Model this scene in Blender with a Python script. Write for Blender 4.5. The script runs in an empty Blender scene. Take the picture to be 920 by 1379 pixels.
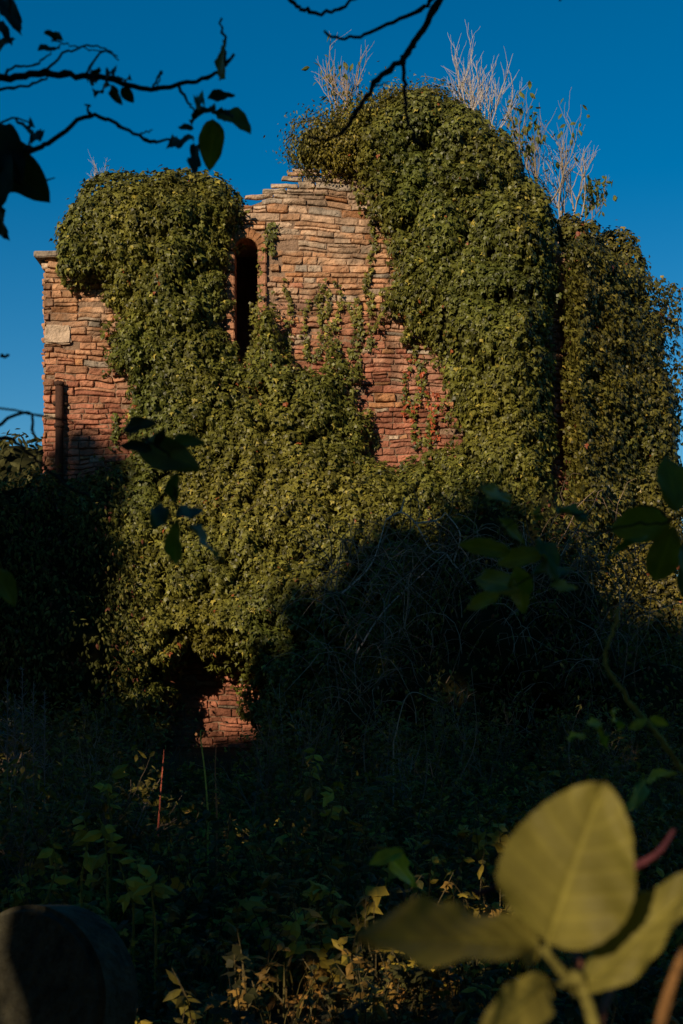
import bpy, math, random, bmesh
import numpy as np
from mathutils import Vector
rng=np.random.default_rng(7); random.seed(7)
F=1800.0; HY=900.0; CZ=1.6; WY=22.0
def W(px,py,d): return np.array([(px-460)/F*d, d, CZ+(HY-py)/F*d])
K=WY/F
def wx(px): return (px-460)*K
def wz(py): return CZ+(HY-py)*K
AZ=math.radians(28); EL=math.radians(20)
SUN=np.array([-math.sin(AZ)*math.cos(EL),-math.cos(AZ)*math.cos(EL),math.sin(EL)])
# ---------------------------------------------------------------- noise
def _h(ix,iy,iz,s=0):
    n=(ix.astype(np.int64)*374761393+iy.astype(np.int64)*668265263+iz.astype(np.int64)*2147483647+s*974634777)&0xffffffff
    n=((n^(n>>13))*1274126177)&0xffffffff
    n=((n^(n>>16))*2246822519)&0xffffffff
    return ((n^(n>>15))&0xffffff)/float(0xffffff)
def vnoise(P,sc,s=0):
    Q=np.asarray(P,float)/sc; I=np.floor(Q); f=Q-I; f=f*f*(3-2*f); I=I.astype(np.int64); r=0
    for a in (0,1):
        for b in (0,1):
            for c in (0,1):
                w=(f[:,0] if a else 1-f[:,0])*(f[:,1] if b else 1-f[:,1])*(f[:,2] if c else 1-f[:,2])
                r=r+w*_h(I[:,0]+a,I[:,1]+b,I[:,2]+c,s)
    return r
def lobes(P,sc,s=0):
    """rounded leafy lobes: 1 at lobe centre, 0 in the creases"""
    Q=np.asarray(P,float)/sc; I=np.floor(Q).astype(np.int64); best=np.full(len(Q),9.0)
    for a in (-1,0,1):
        for b in (-1,0,1):
            for c in (-1,0,1):
                J=I+np.array([a,b,c])
                C=J+np.stack([_h(J[:,0],J[:,1],J[:,2],s+k) for k in (1,2,3)],1)
                best=np.minimum(best,((Q-C)**2).sum(1))
    return np.sqrt(np.clip(1-best/0.75,0,1))
def nrm(v): return v/np.maximum(np.linalg.norm(v,axis=-1,keepdims=True),1e-9)
# ---------------------------------------------------------------- mesh helpers
def mk(name,V,LI,CN,col=None,mat=None,parent=None,smooth=False):
    me=bpy.data.meshes.new(name); V=np.asarray(V,np.float32); LI=np.asarray(LI,np.int32); CN=np.asarray(CN,np.int32)
    me.vertices.add(len(V)); me.vertices.foreach_set('co',V.ravel())
    me.loops.add(len(LI)); me.loops.foreach_set('vertex_index',LI)
    me.polygons.add(len(CN)); st=np.concatenate([[0],np.cumsum(CN)[:-1]]).astype(np.int32)
    me.polygons.foreach_set('loop_start',st)
    try: me.polygons.foreach_set('loop_total',CN)
    except Exception: pass
    me.polygons.foreach_set('use_smooth',np.full(len(CN),smooth))
    me.update(calc_edges=True); me.validate()
    if col is not None and len(me.vertices)==len(V):
        a=me.color_attributes.new('Col','FLOAT_COLOR','POINT')
        c=np.ones((len(V),4),np.float32); c[:,:3]=col; a.data.foreach_set('color',c.ravel())
    ob=bpy.data.objects.new(name,me); bpy.context.scene.collection.objects.link(ob)
    if mat: me.materials.append(mat)
    if parent: ob.parent=parent
    return ob
class Bag:
    def __init__(s): s.V=[];s.L=[];s.N=[];s.C=[];s.n=0
    def add(s,V,L,N,C):
        V=np.asarray(V,float); s.V.append(V); s.L.append(np.asarray(L)+s.n); s.N.append(np.asarray(N)); 
        C=np.asarray(C,float); 
        if C.ndim==1: C=np.tile(C,(len(V),1))
        s.C.append(C); s.n+=len(V)
    def build(s,name,mat,parent=None,smooth=False):
        return mk(name,np.concatenate(s.V),np.concatenate(s.L),np.concatenate(s.N),np.concatenate(s.C),mat,parent,smooth)
IVY=(np.array([[0,0,0],[-.36,-.1,-.06],[-.52,.32,-.12],[-.2,.45,-.03],[0,1,-.16],[.2,.45,-.03],[.52,.32,-.12],[.36,-.1,-.06],[0,.4,.04]],float),
     [[8,0,1,2,3],[8,3,4],[8,4,5],[8,5,6,7,0]])
OVA=(np.array([[0,0,0],[-.2,.25,-.05],[-.24,.55,-.07],[0,1,-.18],[.24,.55,-.07],[.2,.25,-.05],[0,.5,.05]],float),
     [[6,0,1,2],[6,2,3],[6,3,4],[6,4,5,0]])
LAN=(np.array([[0,0,0],[-.15,.35,-.03],[0,1,-.25],[.15,.35,-.03]],float),[[0,1,2],[0,2,3]])
GRA=(np.array([[-.02,0,0],[.02,0,0],[.015,.55,.03],[-.015,.55,.03],[0,1,-.08]],float),[[0,1,2,3],[3,2,4]])
QUA=(np.array([[-.5,0,0],[.5,0,0],[.3,1,0],[-.35,.9,.1]],float),[[0,1,2,3]])
def leaves(bag,P,N,T,S,C,t):
    tv,tf=t; n=len(P); N=nrm(N); T=nrm(T-N*(N*T).sum(1,keepdims=True)); B=np.cross(T,N)
    V=P[:,None,:]+S[:,None,None]*(tv[None,:,0,None]*B[:,None,:]+tv[None,:,1,None]*T[:,None,:]+tv[None,:,2,None]*N[:,None,:])
    fl=np.concatenate([np.array(f) for f in tf]); cn=np.array([len(f) for f in tf]); k=len(tv)
    L=(fl[None,:]+k*np.arange(n)[:,None]).ravel(); bag.add(V.reshape(-1,3),L,np.tile(cn,n),np.repeat(C,k,0))
def tube(bag,pts,rad,col,sides=6):
    pts=np.asarray(pts,float); n=len(pts); rad=np.broadcast_to(np.asarray(rad,float),(n,)) 
    tg=np.gradient(pts,axis=0); tg=nrm(tg); ref=np.array([0.13,0.31,0.94]) if abs(tg[:,2]).mean()<.8 else np.array([.9,.3,.1])
    A=nrm(np.cross(tg,ref)); Bn=np.cross(tg,A); th=np.arange(sides)/sides*2*np.pi
    V=pts[:,None]+rad[:,None,None]*(np.cos(th)[None,:,None]*A[:,None]+np.sin(th)[None,:,None]*Bn[:,None])
    L=[]
    for i in range(n-1):
        for j in range(sides):
            k=(j+1)%sides; L+= [i*sides+j,i*sides+k,(i+1)*sides+k,(i+1)*sides+j]
    cn=[4]*((n-1)*sides); L+=list(range(sides))[::-1]+[ (n-1)*sides+j for j in range(sides)]; cn+=[sides,sides]
    bag.add(V.reshape(-1,3),L,cn,col)
def smoothline(pts,m=5):
    pts=np.asarray(pts,float); 
    if len(pts)<3: return np.stack([np.linspace(pts[0][k],pts[-1][k],m+1) for k in range(pts.shape[1])],1)
    P=np.vstack([2*pts[0]-pts[1],pts,2*pts[-1]-pts[-2]]); out=[]
    for i in range(1,len(P)-2):
        for t in np.arange(m)/m:
            a,b,c,d=P[i-1],P[i],P[i+1],P[i+2]
            out.append(.5*((2*b)+(-a+c)*t+(2*a-5*b+4*c-d)*t*t+(-a+3*b-3*c+d)*t**3))
    out.append(P[-2]); return np.array(out)
def twiggy(bag,p,d,L,r,depth,col,spread=.5,up=.15,ends=None):
    n=6; pts=[p]; dd=nrm(np.array(d,float))
    for i in range(n):
        dd=nrm(dd+rng.normal(0,.13,3)+np.array([0,0,up*.3])); pts.append(pts[-1]+dd*L/n)
    pts=np.array(pts); tube(bag,pts,np.linspace(r,r*.5,n+1),col,5 if r>.02 else 4)
    if depth<=0:
        if ends is not None: ends.append(pts[-1]); ends.append(pts[3])
        return
    for i in range(random.randint(3,5)):
        k=random.randint(2,n); nd=nrm(nrm(pts[k]-pts[k-1])+rng.normal(0,spread,3)+np.array([0,0,up]))
        twiggy(bag,pts[k],nd,L*random.uniform(.45,.75),r*.55,depth-1,col,spread,up,ends)
# ---------------------------------------------------------------- materials
def newmat(n):
    m=bpy.data.materials.new(n); m.use_nodes=True; nt=m.node_tree; nt.nodes.clear(); return m,nt,nt.nodes,nt.links
def vcol_mat(name,rough=.6,spec=.3,trans=0,nscale=8,namt=.35,bump=0,bscale=30,bdist=.03):
    m,nt,N,L=newmat(name); out=N.new('ShaderNodeOutputMaterial'); b=N.new('ShaderNodeBsdfPrincipled')
    at=N.new('ShaderNodeAttribute'); at.attribute_name='Col'
    tc=N.new('ShaderNodeNewGeometry'); no=N.new('ShaderNodeTexNoise'); no.inputs['Scale'].default_value=nscale; no.inputs['Detail'].default_value=8; no.inputs['Roughness'].default_value=.65
    L.new(tc.outputs['Position'],no.inputs['Vector'])
    mr=N.new('ShaderNodeMapRange'); mr.inputs['From Min'].default_value=.3; mr.inputs['From Max'].default_value=.7
    mr.inputs['To Min'].default_value=1-namt; mr.inputs['To Max'].default_value=1+namt
    L.new(no.outputs['Fac'],mr.inputs['Value'])
    vm=N.new('ShaderNodeVectorMath'); vm.operation='SCALE'; L.new(at.outputs['Color'],vm.inputs[0]); L.new(mr.outputs['Result'],vm.inputs['Scale'])
    L.new(vm.outputs[0],b.inputs['Base Color']); b.inputs['Roughness'].default_value=rough; b.inputs['Specular IOR Level'].default_value=spec
    if bump:
        n2=N.new('ShaderNodeTexNoise'); n2.inputs['Scale'].default_value=bscale; n2.inputs['Detail'].default_value=8; L.new(tc.outputs['Position'],n2.inputs['Vector'])
        bp=N.new('ShaderNodeBump'); bp.inputs['Strength'].default_value=bump; bp.inputs['Distance'].default_value=bdist
        L.new(n2.outputs['Fac'],bp.inputs['Height']); L.new(bp.outputs['Normal'],b.inputs['Normal'])
    if trans:
        t=N.new('ShaderNodeBsdfTranslucent'); v2=N.new('ShaderNodeVectorMath'); v2.operation='MULTIPLY'; v2.inputs[1].default_value=(1.5,1.5,.6)
        L.new(vm.outputs[0],v2.inputs[0]); L.new(v2.outputs[0],t.inputs['Color'])
        mx=N.new('ShaderNodeMixShader'); mx.inputs[0].default_value=trans; L.new(b.outputs[0],mx.inputs[1]); L.new(t.outputs[0],mx.inputs[2]); L.new(mx.outputs[0],out.inputs['Surface'])
    else: L.new(b.outputs[0],out.inputs['Surface'])
    return m
M_leaf=vcol_mat('ivy_leaf',.45,.28,.12,1.2,.3)
M_leaf2=vcol_mat('broad_leaf',.6,.16,.25,3,.25)
M_big=vcol_mat('sapling_leaf',.6,.2,.3,40,.16,.25,250,.003)
M_bark=vcol_mat('bark',.85,.15,0,25,.3,.6,60)
M_stone=vcol_mat('sandstone',.92,.12,0,7,.40,.9,24,.04)
M_core=vcol_mat('mortar_core',.95,.1,0,6,.4,1.,18,.06)
M_under=vcol_mat('foliage_shade_core',.9,.05,0,5,.4)  # dark colour paints the shade behind ivy and bush leaves
M_grave=vcol_mat('mossy_gravestone',.9,.1,0,14,.6,.7,35)
M_soil=vcol_mat('soil_litter',.95,.1,0,3,.5,.8,20)
# ---------------------------------------------------------------- tower
tower=bpy.data.objects.new('ruined_stone_tower',None); bpy.context.scene.collection.objects.link(tower)
tp=np.array([(40,352),(104,350),(112,315),(150,290),(250,275),(333,266),(345,256),(370,246),(392,235),(430,230),(480,228),(560,205),(640,205),(700,250),(760,292)],float)
TX=wx(tp[:,0]); TZ=wz(tp[:,1])
def topz(x): return np.interp(x,TX,TZ)
WXc=wx(332); WHW=.19; WZb=wz(485); WZs=wz(338)
def in_window(x,z,m=0):
    a=(np.abs(x-WXc)<WHW+m)&(z>WZb-m)&(z<WZs)
    return a|(((x-WXc)**2+(z-WZs)**2<(WHW+m)**2)&(z>=WZs))
SX=[0,.02,.09,.25,.42,.6,.78,.92,.98,1]; SZ=[0,.09,.3,.55,.78,.92,1]
def lay_stones(bag,o,u,nv,length,top,holes,colf,seed,zmin=-.3,proud=.035,rn_=.020):
    r=np.random.default_rng(seed); o=np.array(o,float);u=np.array(u,float);nv=np.array(nv,float)
    st=[]; z=zmin
    while z<10.9:
        big=z>8.4
        h=r.uniform(.075,.135) if not big else r.uniform(.06,.17)
        x=-r.uniform(0,.3)
        while x<length:
            w=r.uniform(.14,.44)*(1.35 if big else 1)
            if r.random()<.08: w*=1.6
            x0=max(x,0); x1=min(x+w,length)
            if x1-x0>.05:
                if h>.1 and r.random()<.2:
                    hm=h*r.uniform(.35,.65); st.append((x0,x1,z,z+hm)); st.append((x0,x1,z+hm,z+h))
                else: st.append((x0,x1,z,z+h))
            x+=w
        z+=h
    st=np.array(st)
    cx=(st[:,0]+st[:,1])/2; cz=(st[:,2]+st[:,3])/2
    tops=top(cx)+(vnoise(np.stack([cx,0*cx,0*cx],1),.35,seed)-.5)*.2; keep=st[:,3]<tops+.03
    keep&=~((cz>tops-.15)&(r.random(len(cx))<.25)); keep&=~(r.random(len(cx))<.014)
    if holes is not None: keep&=~holes(cx,cz,st)
    st=st[keep]; cx=cx[keep]; cz=cz[keep]; n=len(st)
    s=np.array(SX); t=np.array(SZ); g=np.array([(a,b) for b in t for a in s]); kx=len(s); kz=len(t)
    gap=r.uniform(.001,.009,n)
    X=st[:,0,None]+gap[:,None]+(st[:,1]-st[:,0]-2*gap)[:,None]*g[None,:,0]
    Z=st[:,2,None]+gap[:,None]*.6+(st[:,3]-st[:,2]-1.2*gap)[:,None]*g[None,:,1]
    edge=np.minimum(np.minimum(g[:,0],1-g[:,0])/.02,np.minimum(g[:,1],1-g[:,1])/.08)
    D=np.where(edge[None]<.5,-.05,0)+np.where((edge[None]>=.5)&(edge[None]<1.2),-.010,0)+r.normal(0,.013,n)[:,None]+proud
    D=D+r.normal(0,.08,n)[:,None]*(g[None,:,1]-.5)*.2+r.normal(0,.03,n)[:,None]*(g[None,:,0]-.5)*.3
    cr=r.random((n,1))**2; sgn=r.choice([-1,1],(n,1)); X=X+np.sign(.5-g[None,:,0])*cr*.04*np.clip(sgn*(g[None,:,1]-.5)*2,0,1)**2
    flat=np.stack([X.ravel(),Z.ravel(),np.repeat(np.arange(n)*.37,len(g))],1)
    D=D+(((vnoise(flat,.09,3)-.5)*1.4+(vnoise(flat,.035,4)-.5)*.8)*2*rn_*.7).reshape(D.shape)*(edge[None]>=.5)
    wp=np.stack([X.ravel(),Z.ravel(),0*X.ravel()],1)
    Z=Z+((vnoise(wp,1.3,9)-.5)*.15+(vnoise(wp,.22,10)-.5)*.035+(vnoise(wp,.1,14)-.5)*.016).reshape(X.shape)
    X=X+((vnoise(wp,.5,19)-.5)*.06+(vnoise(wp,.08,20)-.5)*.02).reshape(X.shape)
    V=o+X[...,None]*u+D[...,None]*nv; V[...,2]=Z
    q=[]
    for b in range(kz-1):
        for a in range(kx-1): q.append([b*kx+a,b*kx+a+1,(b+1)*kx+a+1,(b+1)*kx+a])
    q=np.array(q).ravel(); L=(q[None]+len(g)*np.arange(n)[:,None]).ravel()
    C=np.repeat(colf(cx,cz,r),len(g),0)
    w3=vnoise(wp,.45,71)*.6+vnoise(wp,.12,72)*.4; k=np.clip((w3-.55)/.12,0,1)[:,None]*.40*np.clip((Z.ravel()-4.5)/4,.12,1)[:,None]
    C=C*(1-k)+np.array([.40,.33,.24])*k; d3=np.clip((vnoise(wp,.3,73)-.58)/.2,0,1)[:,None]; C=C*(1-.42*d3)
    bag.add(V.reshape(-1,3),L,np.full(n*(kx-1)*(kz-1),4),C)
RED=np.array([.38,.150,.088]); BUF=np.array([.48,.265,.14]); PAL=np.array([.52,.38,.26]); GRY=np.array([.34,.27,.20]); ORA=np.array([.46,.22,.10])
def colfront(cx,cz,r):
    n=len(cx); X=cx+wx(60)
    f=np.clip((cz-6.5)/1.8+r.normal(0,.18,n)+np.where(X<-3,.35,0),0,1)[:,None]
    g=np.clip((cz-8.3)/1.2+r.normal(0,.3,n),0,1)[:,None]*.8
    c=RED*(1-f)+BUF*f; c=c*(1-g)+PAL*g
    k=r.random(n)
    c=np.where((k<.08)[:,None],ORA,c); c=np.where((k>.95)[:,None]&(cz>6.5)[:,None],GRY,c); c=np.where(((k>.91)&(k<.95))[:,None],PAL*.8,c)
    c=c*r.uniform(.68,1.12,n)[:,None]
    return np.clip(c,0.02,.58)
wb=Bag(); FX0=wx(60); LEN=wx(745)-FX0
def holes(cx,cz,st):
    x0=st[:,0]+FX0; x1=st[:,1]+FX0
    h=np.zeros(len(cx),bool)
    for q in np.linspace(0,1,7): h|=in_window(x0+(x1-x0)*q,cz,.13)
    h|=(cx+FX0<wx(98))&(cz>wz(465))&(cz<wz(437))
    return h
lay_stones(wb,(FX0,WY,0),(1,0,0),(0,-1,0),LEN,lambda x:topz(x+FX0),holes,colfront,11)
lay_stones(wb,(FX0,WY+5,0),(0,-1,0),(-1,0,0),5,lambda x:x*0+topz(FX0),None,lambda a,b,r:colfront(a*0,b,r),12)
RA=np.array([wx(745),WY,0]); RB=np.array([6.0,25.0,0]); ru=nrm(RB-RA); rn=np.array([ru[1],-ru[0],0]); RL=np.linalg.norm(RB-RA)
lay_stones(wb,RA,ru,rn,RL,lambda x:8.6-x*.1,None,lambda a,b,r:colfront(a+7,b,r),13)
def block(bag,c,s,col,bev=.02,rot=0,jit=.01):
    bm=bmesh.new(); bmesh.ops.create_cube(bm,size=1)
    for v in bm.verts: v.co=Vector((v.co.x*s[0],v.co.y*s[1],v.co.z*s[2]))
    bmesh.ops.bevel(bm,geom=bm.edges[:],offset=bev,segments=2,affect='EDGES')
    bmesh.ops.subdivide_edges(bm,edges=[e for e in bm.edges if e.calc_length()>.08],cuts=2,use_grid_fill=True)
    V=np.array([v.co[:] for v in bm.verts]); V=V+(np.stack([vnoise(V+np.array(c)*3,.06,k) for k in (1,2,3)],1)-.5)*2*jit
    ca,sa=math.cos(rot),math.sin(rot); V=np.stack([V[:,0]*ca-V[:,2]*sa,V[:,1],V[:,0]*sa+V[:,2]*ca],1)+np.array(c)
    L=[];N=[]
    for f in bm.faces: L+=[v.index for v in f.verts]; N.append(len(f.verts))
    bag.add(V,L,N,col); bm.free()
block(wb,(wx(79)-.005,WY+.075,wz(451)),(.44,.3,.31),PAL*.9,.025,.01,.02)
block(wb,(wx(63),WY+.35,wz(344)),(.40,.9,.1),GRY*.8,.015,.03)
block(wb,(wx(72),WY+.3,wz(356)),(.42,.5,.1),PAL*.9,.015)
for i in range(9):
    a=math.pi*(i+.5)/9; R=WHW+.075
    block(wb,(WXc+math.cos(a)*R,WY+.1,WZs+math.sin(a)*R),(.15,.4,.095),ORA*.75*random.uniform(.75,1.1),.012,a,.006)
z=WZb-.05
while z<WZs-.03:
    h=random.uniform(.13,.26); h=min(h,WZs-z)
    for sx in (-1,1):
        block(wb,(WXc+sx*(WHW+.07),WY+.12,z+h/2),(.14,.44,h-.012),(RED*.5+BUF*.5)*random.uniform(.7,1.),.014,0,.007)
    z+=h
block(wb,(WXc,WY+.12,WZb-.11),(.62,.42,.12),RED,.015)
wb.build('wall_stones',M_stone,tower)
cb=Bag()
def prism(bag,poly,y0,y1,col):
    n=len(poly); V=[(p[0],y0,p[1]) for p in poly]+[(p[0],y1,p[1]) for p in poly]
    L=list(range(n))+list(range(2*n-1,n-1,-1)); N=[n,n]
    for i in range(n): j=(i+1)%n; L+=[j,i,n+i,n+j]; N.append(4)
    bag.add(V,L,N,col)
mort=np.array([.24,.155,.10])
def tops(xa,xb,n=14): 
    xs=np.linspace(xb,xa,n); return [(x,topz(x)-.22) for x in xs]
xl=WXc-WHW-.06; xr=WXc+WHW+.06; my=WY+.004
prism(cb,[(FX0+.03,-.5),(xl,-.5)]+tops(FX0+.03,xl),my,WY+1.1,mort)
prism(cb,[(xr,-.5),(wx(744),-.5)]+tops(xr,wx(744),24),my,WY+1.1,mort)
prism(cb,[(xl,-.5),(xr,-.5),(xr,WZb-.1),(xl,WZb-.1)],WY+.02,WY+1.1,mort)
prism(cb,[(xl,WZs+WHW+.05),(xr,WZs+WHW+.05),(xr,topz(xr)-.22),(xl,topz(xl)-.22)],WY+.02,WY+1.1,mort)
def hexa(bag,plan,z0,z1,col):
    n=len(plan); V=[(p[0],p[1],z0) for p in plan]+[(p[0],p[1],z1) for p in plan]
    L=list(range(n-1,-1,-1))+list(range(n,2*n)); N=[n,n]
    for i in range(n): j=(i+1)%n; L+=[i,j,n+j,n+i]; N.append(4)
    bag.add(V,L,N,col)
hexa(cb,[(FX0+.04,WY+1.6),(wx(744)+.3,WY+1.6),(5.6,25.4),(5.6,28.5),(FX0+.04,28.5)],-.5,7.9,mort*.6)
hexa(cb,[(xl-1.2,WY+1.6),(xr+3.,WY+1.6),(xr+3,WY+2.4),(xl-1.2,WY+2.4)],7.9,9.25,mort*.5)  # added backing wall, keeps sky out of the window opening
hexa(cb,[(xl-.9,WY+1.1),(xr+.9,WY+1.1),(xr+.9,WY+1.6),(xl-.9,WY+1.6)],8.95,9.2,mort*.5)  # added roof slab behind the window, keeps the inside dark
for s in (xl-1.2,xr+.9): hexa(cb,[(s,WY+1.1),(s+.3,WY+1.1),(s+.3,WY+1.6),(s,WY+1.6)],6.,9.15,mort*.5)  # added cheeks, close the window chamber to light
hexa(cb,[(FX0+.03,WY+1.1),(FX0+.9,WY+1.1),(FX0+.9,WY+1.6),(FX0+.03,WY+1.6)],-.5,8.05,mort*.6)
hexa(cb,[tuple((RA-rn*.02)[:2]),tuple((RB-rn*.02)[:2]),tuple((RB-rn*1.)[:2]),tuple((RA+np.array([-.02,1.3,0]))[:2])],-.5,8.1,mort)
cb.build('wall_core',M_core,tower)
pb=Bag(); px=wx(82)
tube(pb,[(px,WY-.12,wz(516)),(px,WY-.12,wz(560)),(px,WY-.12,wz(700))],[.065]*3,(.06,.028,.018),12)
for zz in (wz(519),wz(575)): tube(pb,[(px,WY-.12,zz-.03),(px,WY-.12,zz+.03)],[.085]*2,(.06,.03,.02),12)
block(pb,(px,WY-.06,wz(545)),(.24,.08,.04),(.05,.03,.02),.006)
pb.build('downpipe',M_bark,tower,True)
# ---------------------------------------------------------------- ivy
lb=Bag(); ub=Bag(); vb=Bag()
OUT=np.array([(92,300),(120,262),(170,247),(240,246),(290,257),(325,268),(338,285),(322,312),(314,330),(312,400),(316,485),(330,487),(336,450),(345,410),(360,385),(378,380),(388,410),(382,450),(394,474),(425,488),(436,470),(446,466),(458,482),(478,494),(484,514),(486,550),(500,570),(503,608),(530,615),(560,608),(592,602),(586,560),(578,500),(562,470),(556,505),(549,498),(541,455),(525,432),(506,442),(502,420),(512,395),(515,350),(482,300),(480,240),(560,205),(660,205),(735,290),(750,400),(752,1010),(335,1010),(330,960),(318,915),(290,905),(262,905),(248,920),(240,965),(225,1010),(60,1010),(60,640),(150,625),(178,600),(170,545),(150,500),(140,460),(150,430),(128,396),(95,392),(78,375),(80,330)],float)
OX=wx(OUT[:,0]); OZ=wz(OUT[:,1])
def polydist(x,z,PX,PZ):
    ins=np.zeros(len(x),bool); dm=np.full(len(x),99.)
    n=len(PX)
    for i in range(n):
        j=(i+1)%n; ax,az,bx,bz=PX[i],PZ[i],PX[j],PZ[j]
        c=((az>z)!=(bz>z)); 
        with np.errstate(all='ignore'): xi=(bx-ax)*(z-az)/(bz-az+1e-12)+ax
        ins^=c&(x<xi)
        l=(bx-ax)**2+(bz-az)**2; t=np.clip(((x-ax)*(bx-ax)+(z-az)*(bz-az))/l,0,1)
        dm=np.minimum(dm,np.hypot(x-ax-t*(bx-ax),z-az-t*(bz-az)))
    return np.where(ins,dm,-dm)
def ivy_h(x,z,full=False):
    P=np.stack([x,0*x,z],1)
    jit=(vnoise(P,.3,5)-.5)*.34+(vnoise(P,.1,6)-.5)*.18
    d=polydist(x,z,OX,OZ)+jit-.03
    e=np.clip(d/.7,0,1)**.6
    wa=(vnoise(P,.5,31)-.5)*.35; wb_=(vnoise(P,.5,32)-.5)*.35
    PL=np.stack([x+wa,0*x+.5,z*.8+wb_],1); PS=np.stack([x+wb_,0*x+.2,z*.85+wa],1)
    ls=lobes(PS,.25,15); ll=lobes(PL,.55,8)
    h=.06+e*(.08+.34*vnoise(P,1.3,7)+.30*ll+.21*ls)
    low=np.clip((5.2-z)/4,0,1); wr=np.clip((x-1.2)/2,0,1)*np.clip((z-3)/3,0,1)
    h=h+e*(low*(.45+.6*(vnoise(P,2.2,9)-.3)+.3*lobes(P,.9,3)))+e*wr*(.35*vnoise(P,1.6,10)+.3*lobes(P,1.0,4))
    edge=np.clip((wx(752)-x)/.5,0,1); h=h*(.35+.65*edge)
    return (d,h,ls,ll) if full else (d,h)
def ivycol(P,r,warm=0):
    n=len(P); a=np.clip(vnoise(P,1.1,21)*1.4-.2,0,1); b=r.random(n)
    c=np.array([.082,.092,.015])*(1-a)[:,None]+np.array([.150,.134,.020])*a[:,None]
    c=c*r.uniform(.35,1.5,n)[:,None]
    c=np.where((b>.982)[:,None],np.array([.36,.29,.05]),c)
    nn=vnoise(P,.8,77)
    c=np.where(((b<.010)&(nn>.55))[:,None],np.array([.28,.08,.025]),c)
    return c
def orient(n0,r,k=.55,up=.35):
    n=len(n0); N=nrm(n0+np.array([0,0,up])+r.normal(0,k,(n,3)))
    T=np.array([0,0,-1.])+r.normal(0,.45,(n,3))+n0*.35; return N,T
def wall_ivy(cnt):
    x=rng.uniform(OX.min()-.1,OX.max()+.1,cnt); z=rng.uniform(wz(1010),OZ.max()+.1,cnt)
    d,h,ls,ll=ivy_h(x,z,True); pr=np.clip((d+.03)/.22,0,1)*(.18+.82*np.clip(ls*1.4-.2,0,1)); k=rng.random(cnt)<pr; x,z,d,h=x[k],z[k],d[k],h[k]
    e=.03; hx=(ivy_h(x+e,z)[1]-h)/e; hz=(ivy_h(x,z+e)[1]-h)/e
    hx=np.clip(hx,-2,2); hz=np.clip(hz,-2,2)
    n0=nrm(-np.stack([hx,np.ones_like(hx),hz],1))
    P=np.stack([x,WY-.05-h-rng.exponential(.025,len(x))+rng.uniform(0,.08,len(x)),z],1)
    N,T=orient(n0,rng,.42,.25); S=rng.uniform(.04,.105,len(x)); leaves(lb,P,N,T,S,ivycol(P,rng),IVY)
wall_ivy(150000)
gx=np.arange(OX.min()-.1,OX.max()+.1,.05); gz=np.arange(wz(1010),OZ.max()+.1,.05)
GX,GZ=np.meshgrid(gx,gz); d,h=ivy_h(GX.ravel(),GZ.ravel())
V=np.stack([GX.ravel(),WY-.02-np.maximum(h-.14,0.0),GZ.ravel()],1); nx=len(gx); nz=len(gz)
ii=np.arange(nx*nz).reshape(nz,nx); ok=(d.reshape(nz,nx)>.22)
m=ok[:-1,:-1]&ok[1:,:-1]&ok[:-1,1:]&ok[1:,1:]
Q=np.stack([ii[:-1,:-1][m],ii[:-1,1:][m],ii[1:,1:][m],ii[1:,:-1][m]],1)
ub.add(V,Q.ravel(),np.full(len(Q),4),np.array([.018,.018,.006]))  # dark sheet under the leaves, stands in for shade in the creases
# coat on the wing wall
n=44000; s_=np.where(rng.random(n)<.5,rng.uniform(0,1.3,n),rng.uniform(0,RL,n)); z_=rng.uniform(.3,8.6,n); Pw=RA+s_[:,None]*ru; Pw[:,2]=z_
hw=.10+.3*vnoise(Pw,.9,81)+.25*lobes(Pw,.5,82)+.12*lobes(Pw,.25,86); kk=rng.random(n)<(.25+.75*lobes(Pw,.25,86)); Pw=Pw[kk]+rn*((hw[kk]+rng.exponential(.03,kk.sum()))*rng.uniform(.3,1,kk.sum()))[:,None]
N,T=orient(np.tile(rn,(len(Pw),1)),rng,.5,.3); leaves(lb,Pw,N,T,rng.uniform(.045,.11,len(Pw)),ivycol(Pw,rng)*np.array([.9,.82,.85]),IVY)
def sph(n=36,m=24):
    V=[];Q=[]
    for j in range(m+1):
        t=math.pi*j/m
        for i in range(n): p=2*math.pi*i/n; V.append((math.sin(t)*math.cos(p),math.sin(t)*math.sin(p),math.cos(t)))
    for j in range(m):
        for i in range(n): Q.append((j*n+i,(j+1)*n+i,(j+1)*n+(i+1)%n,j*n+(i+1)%n))
    return np.array(V),np.array(Q)
SV,SQ=sph()
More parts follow.
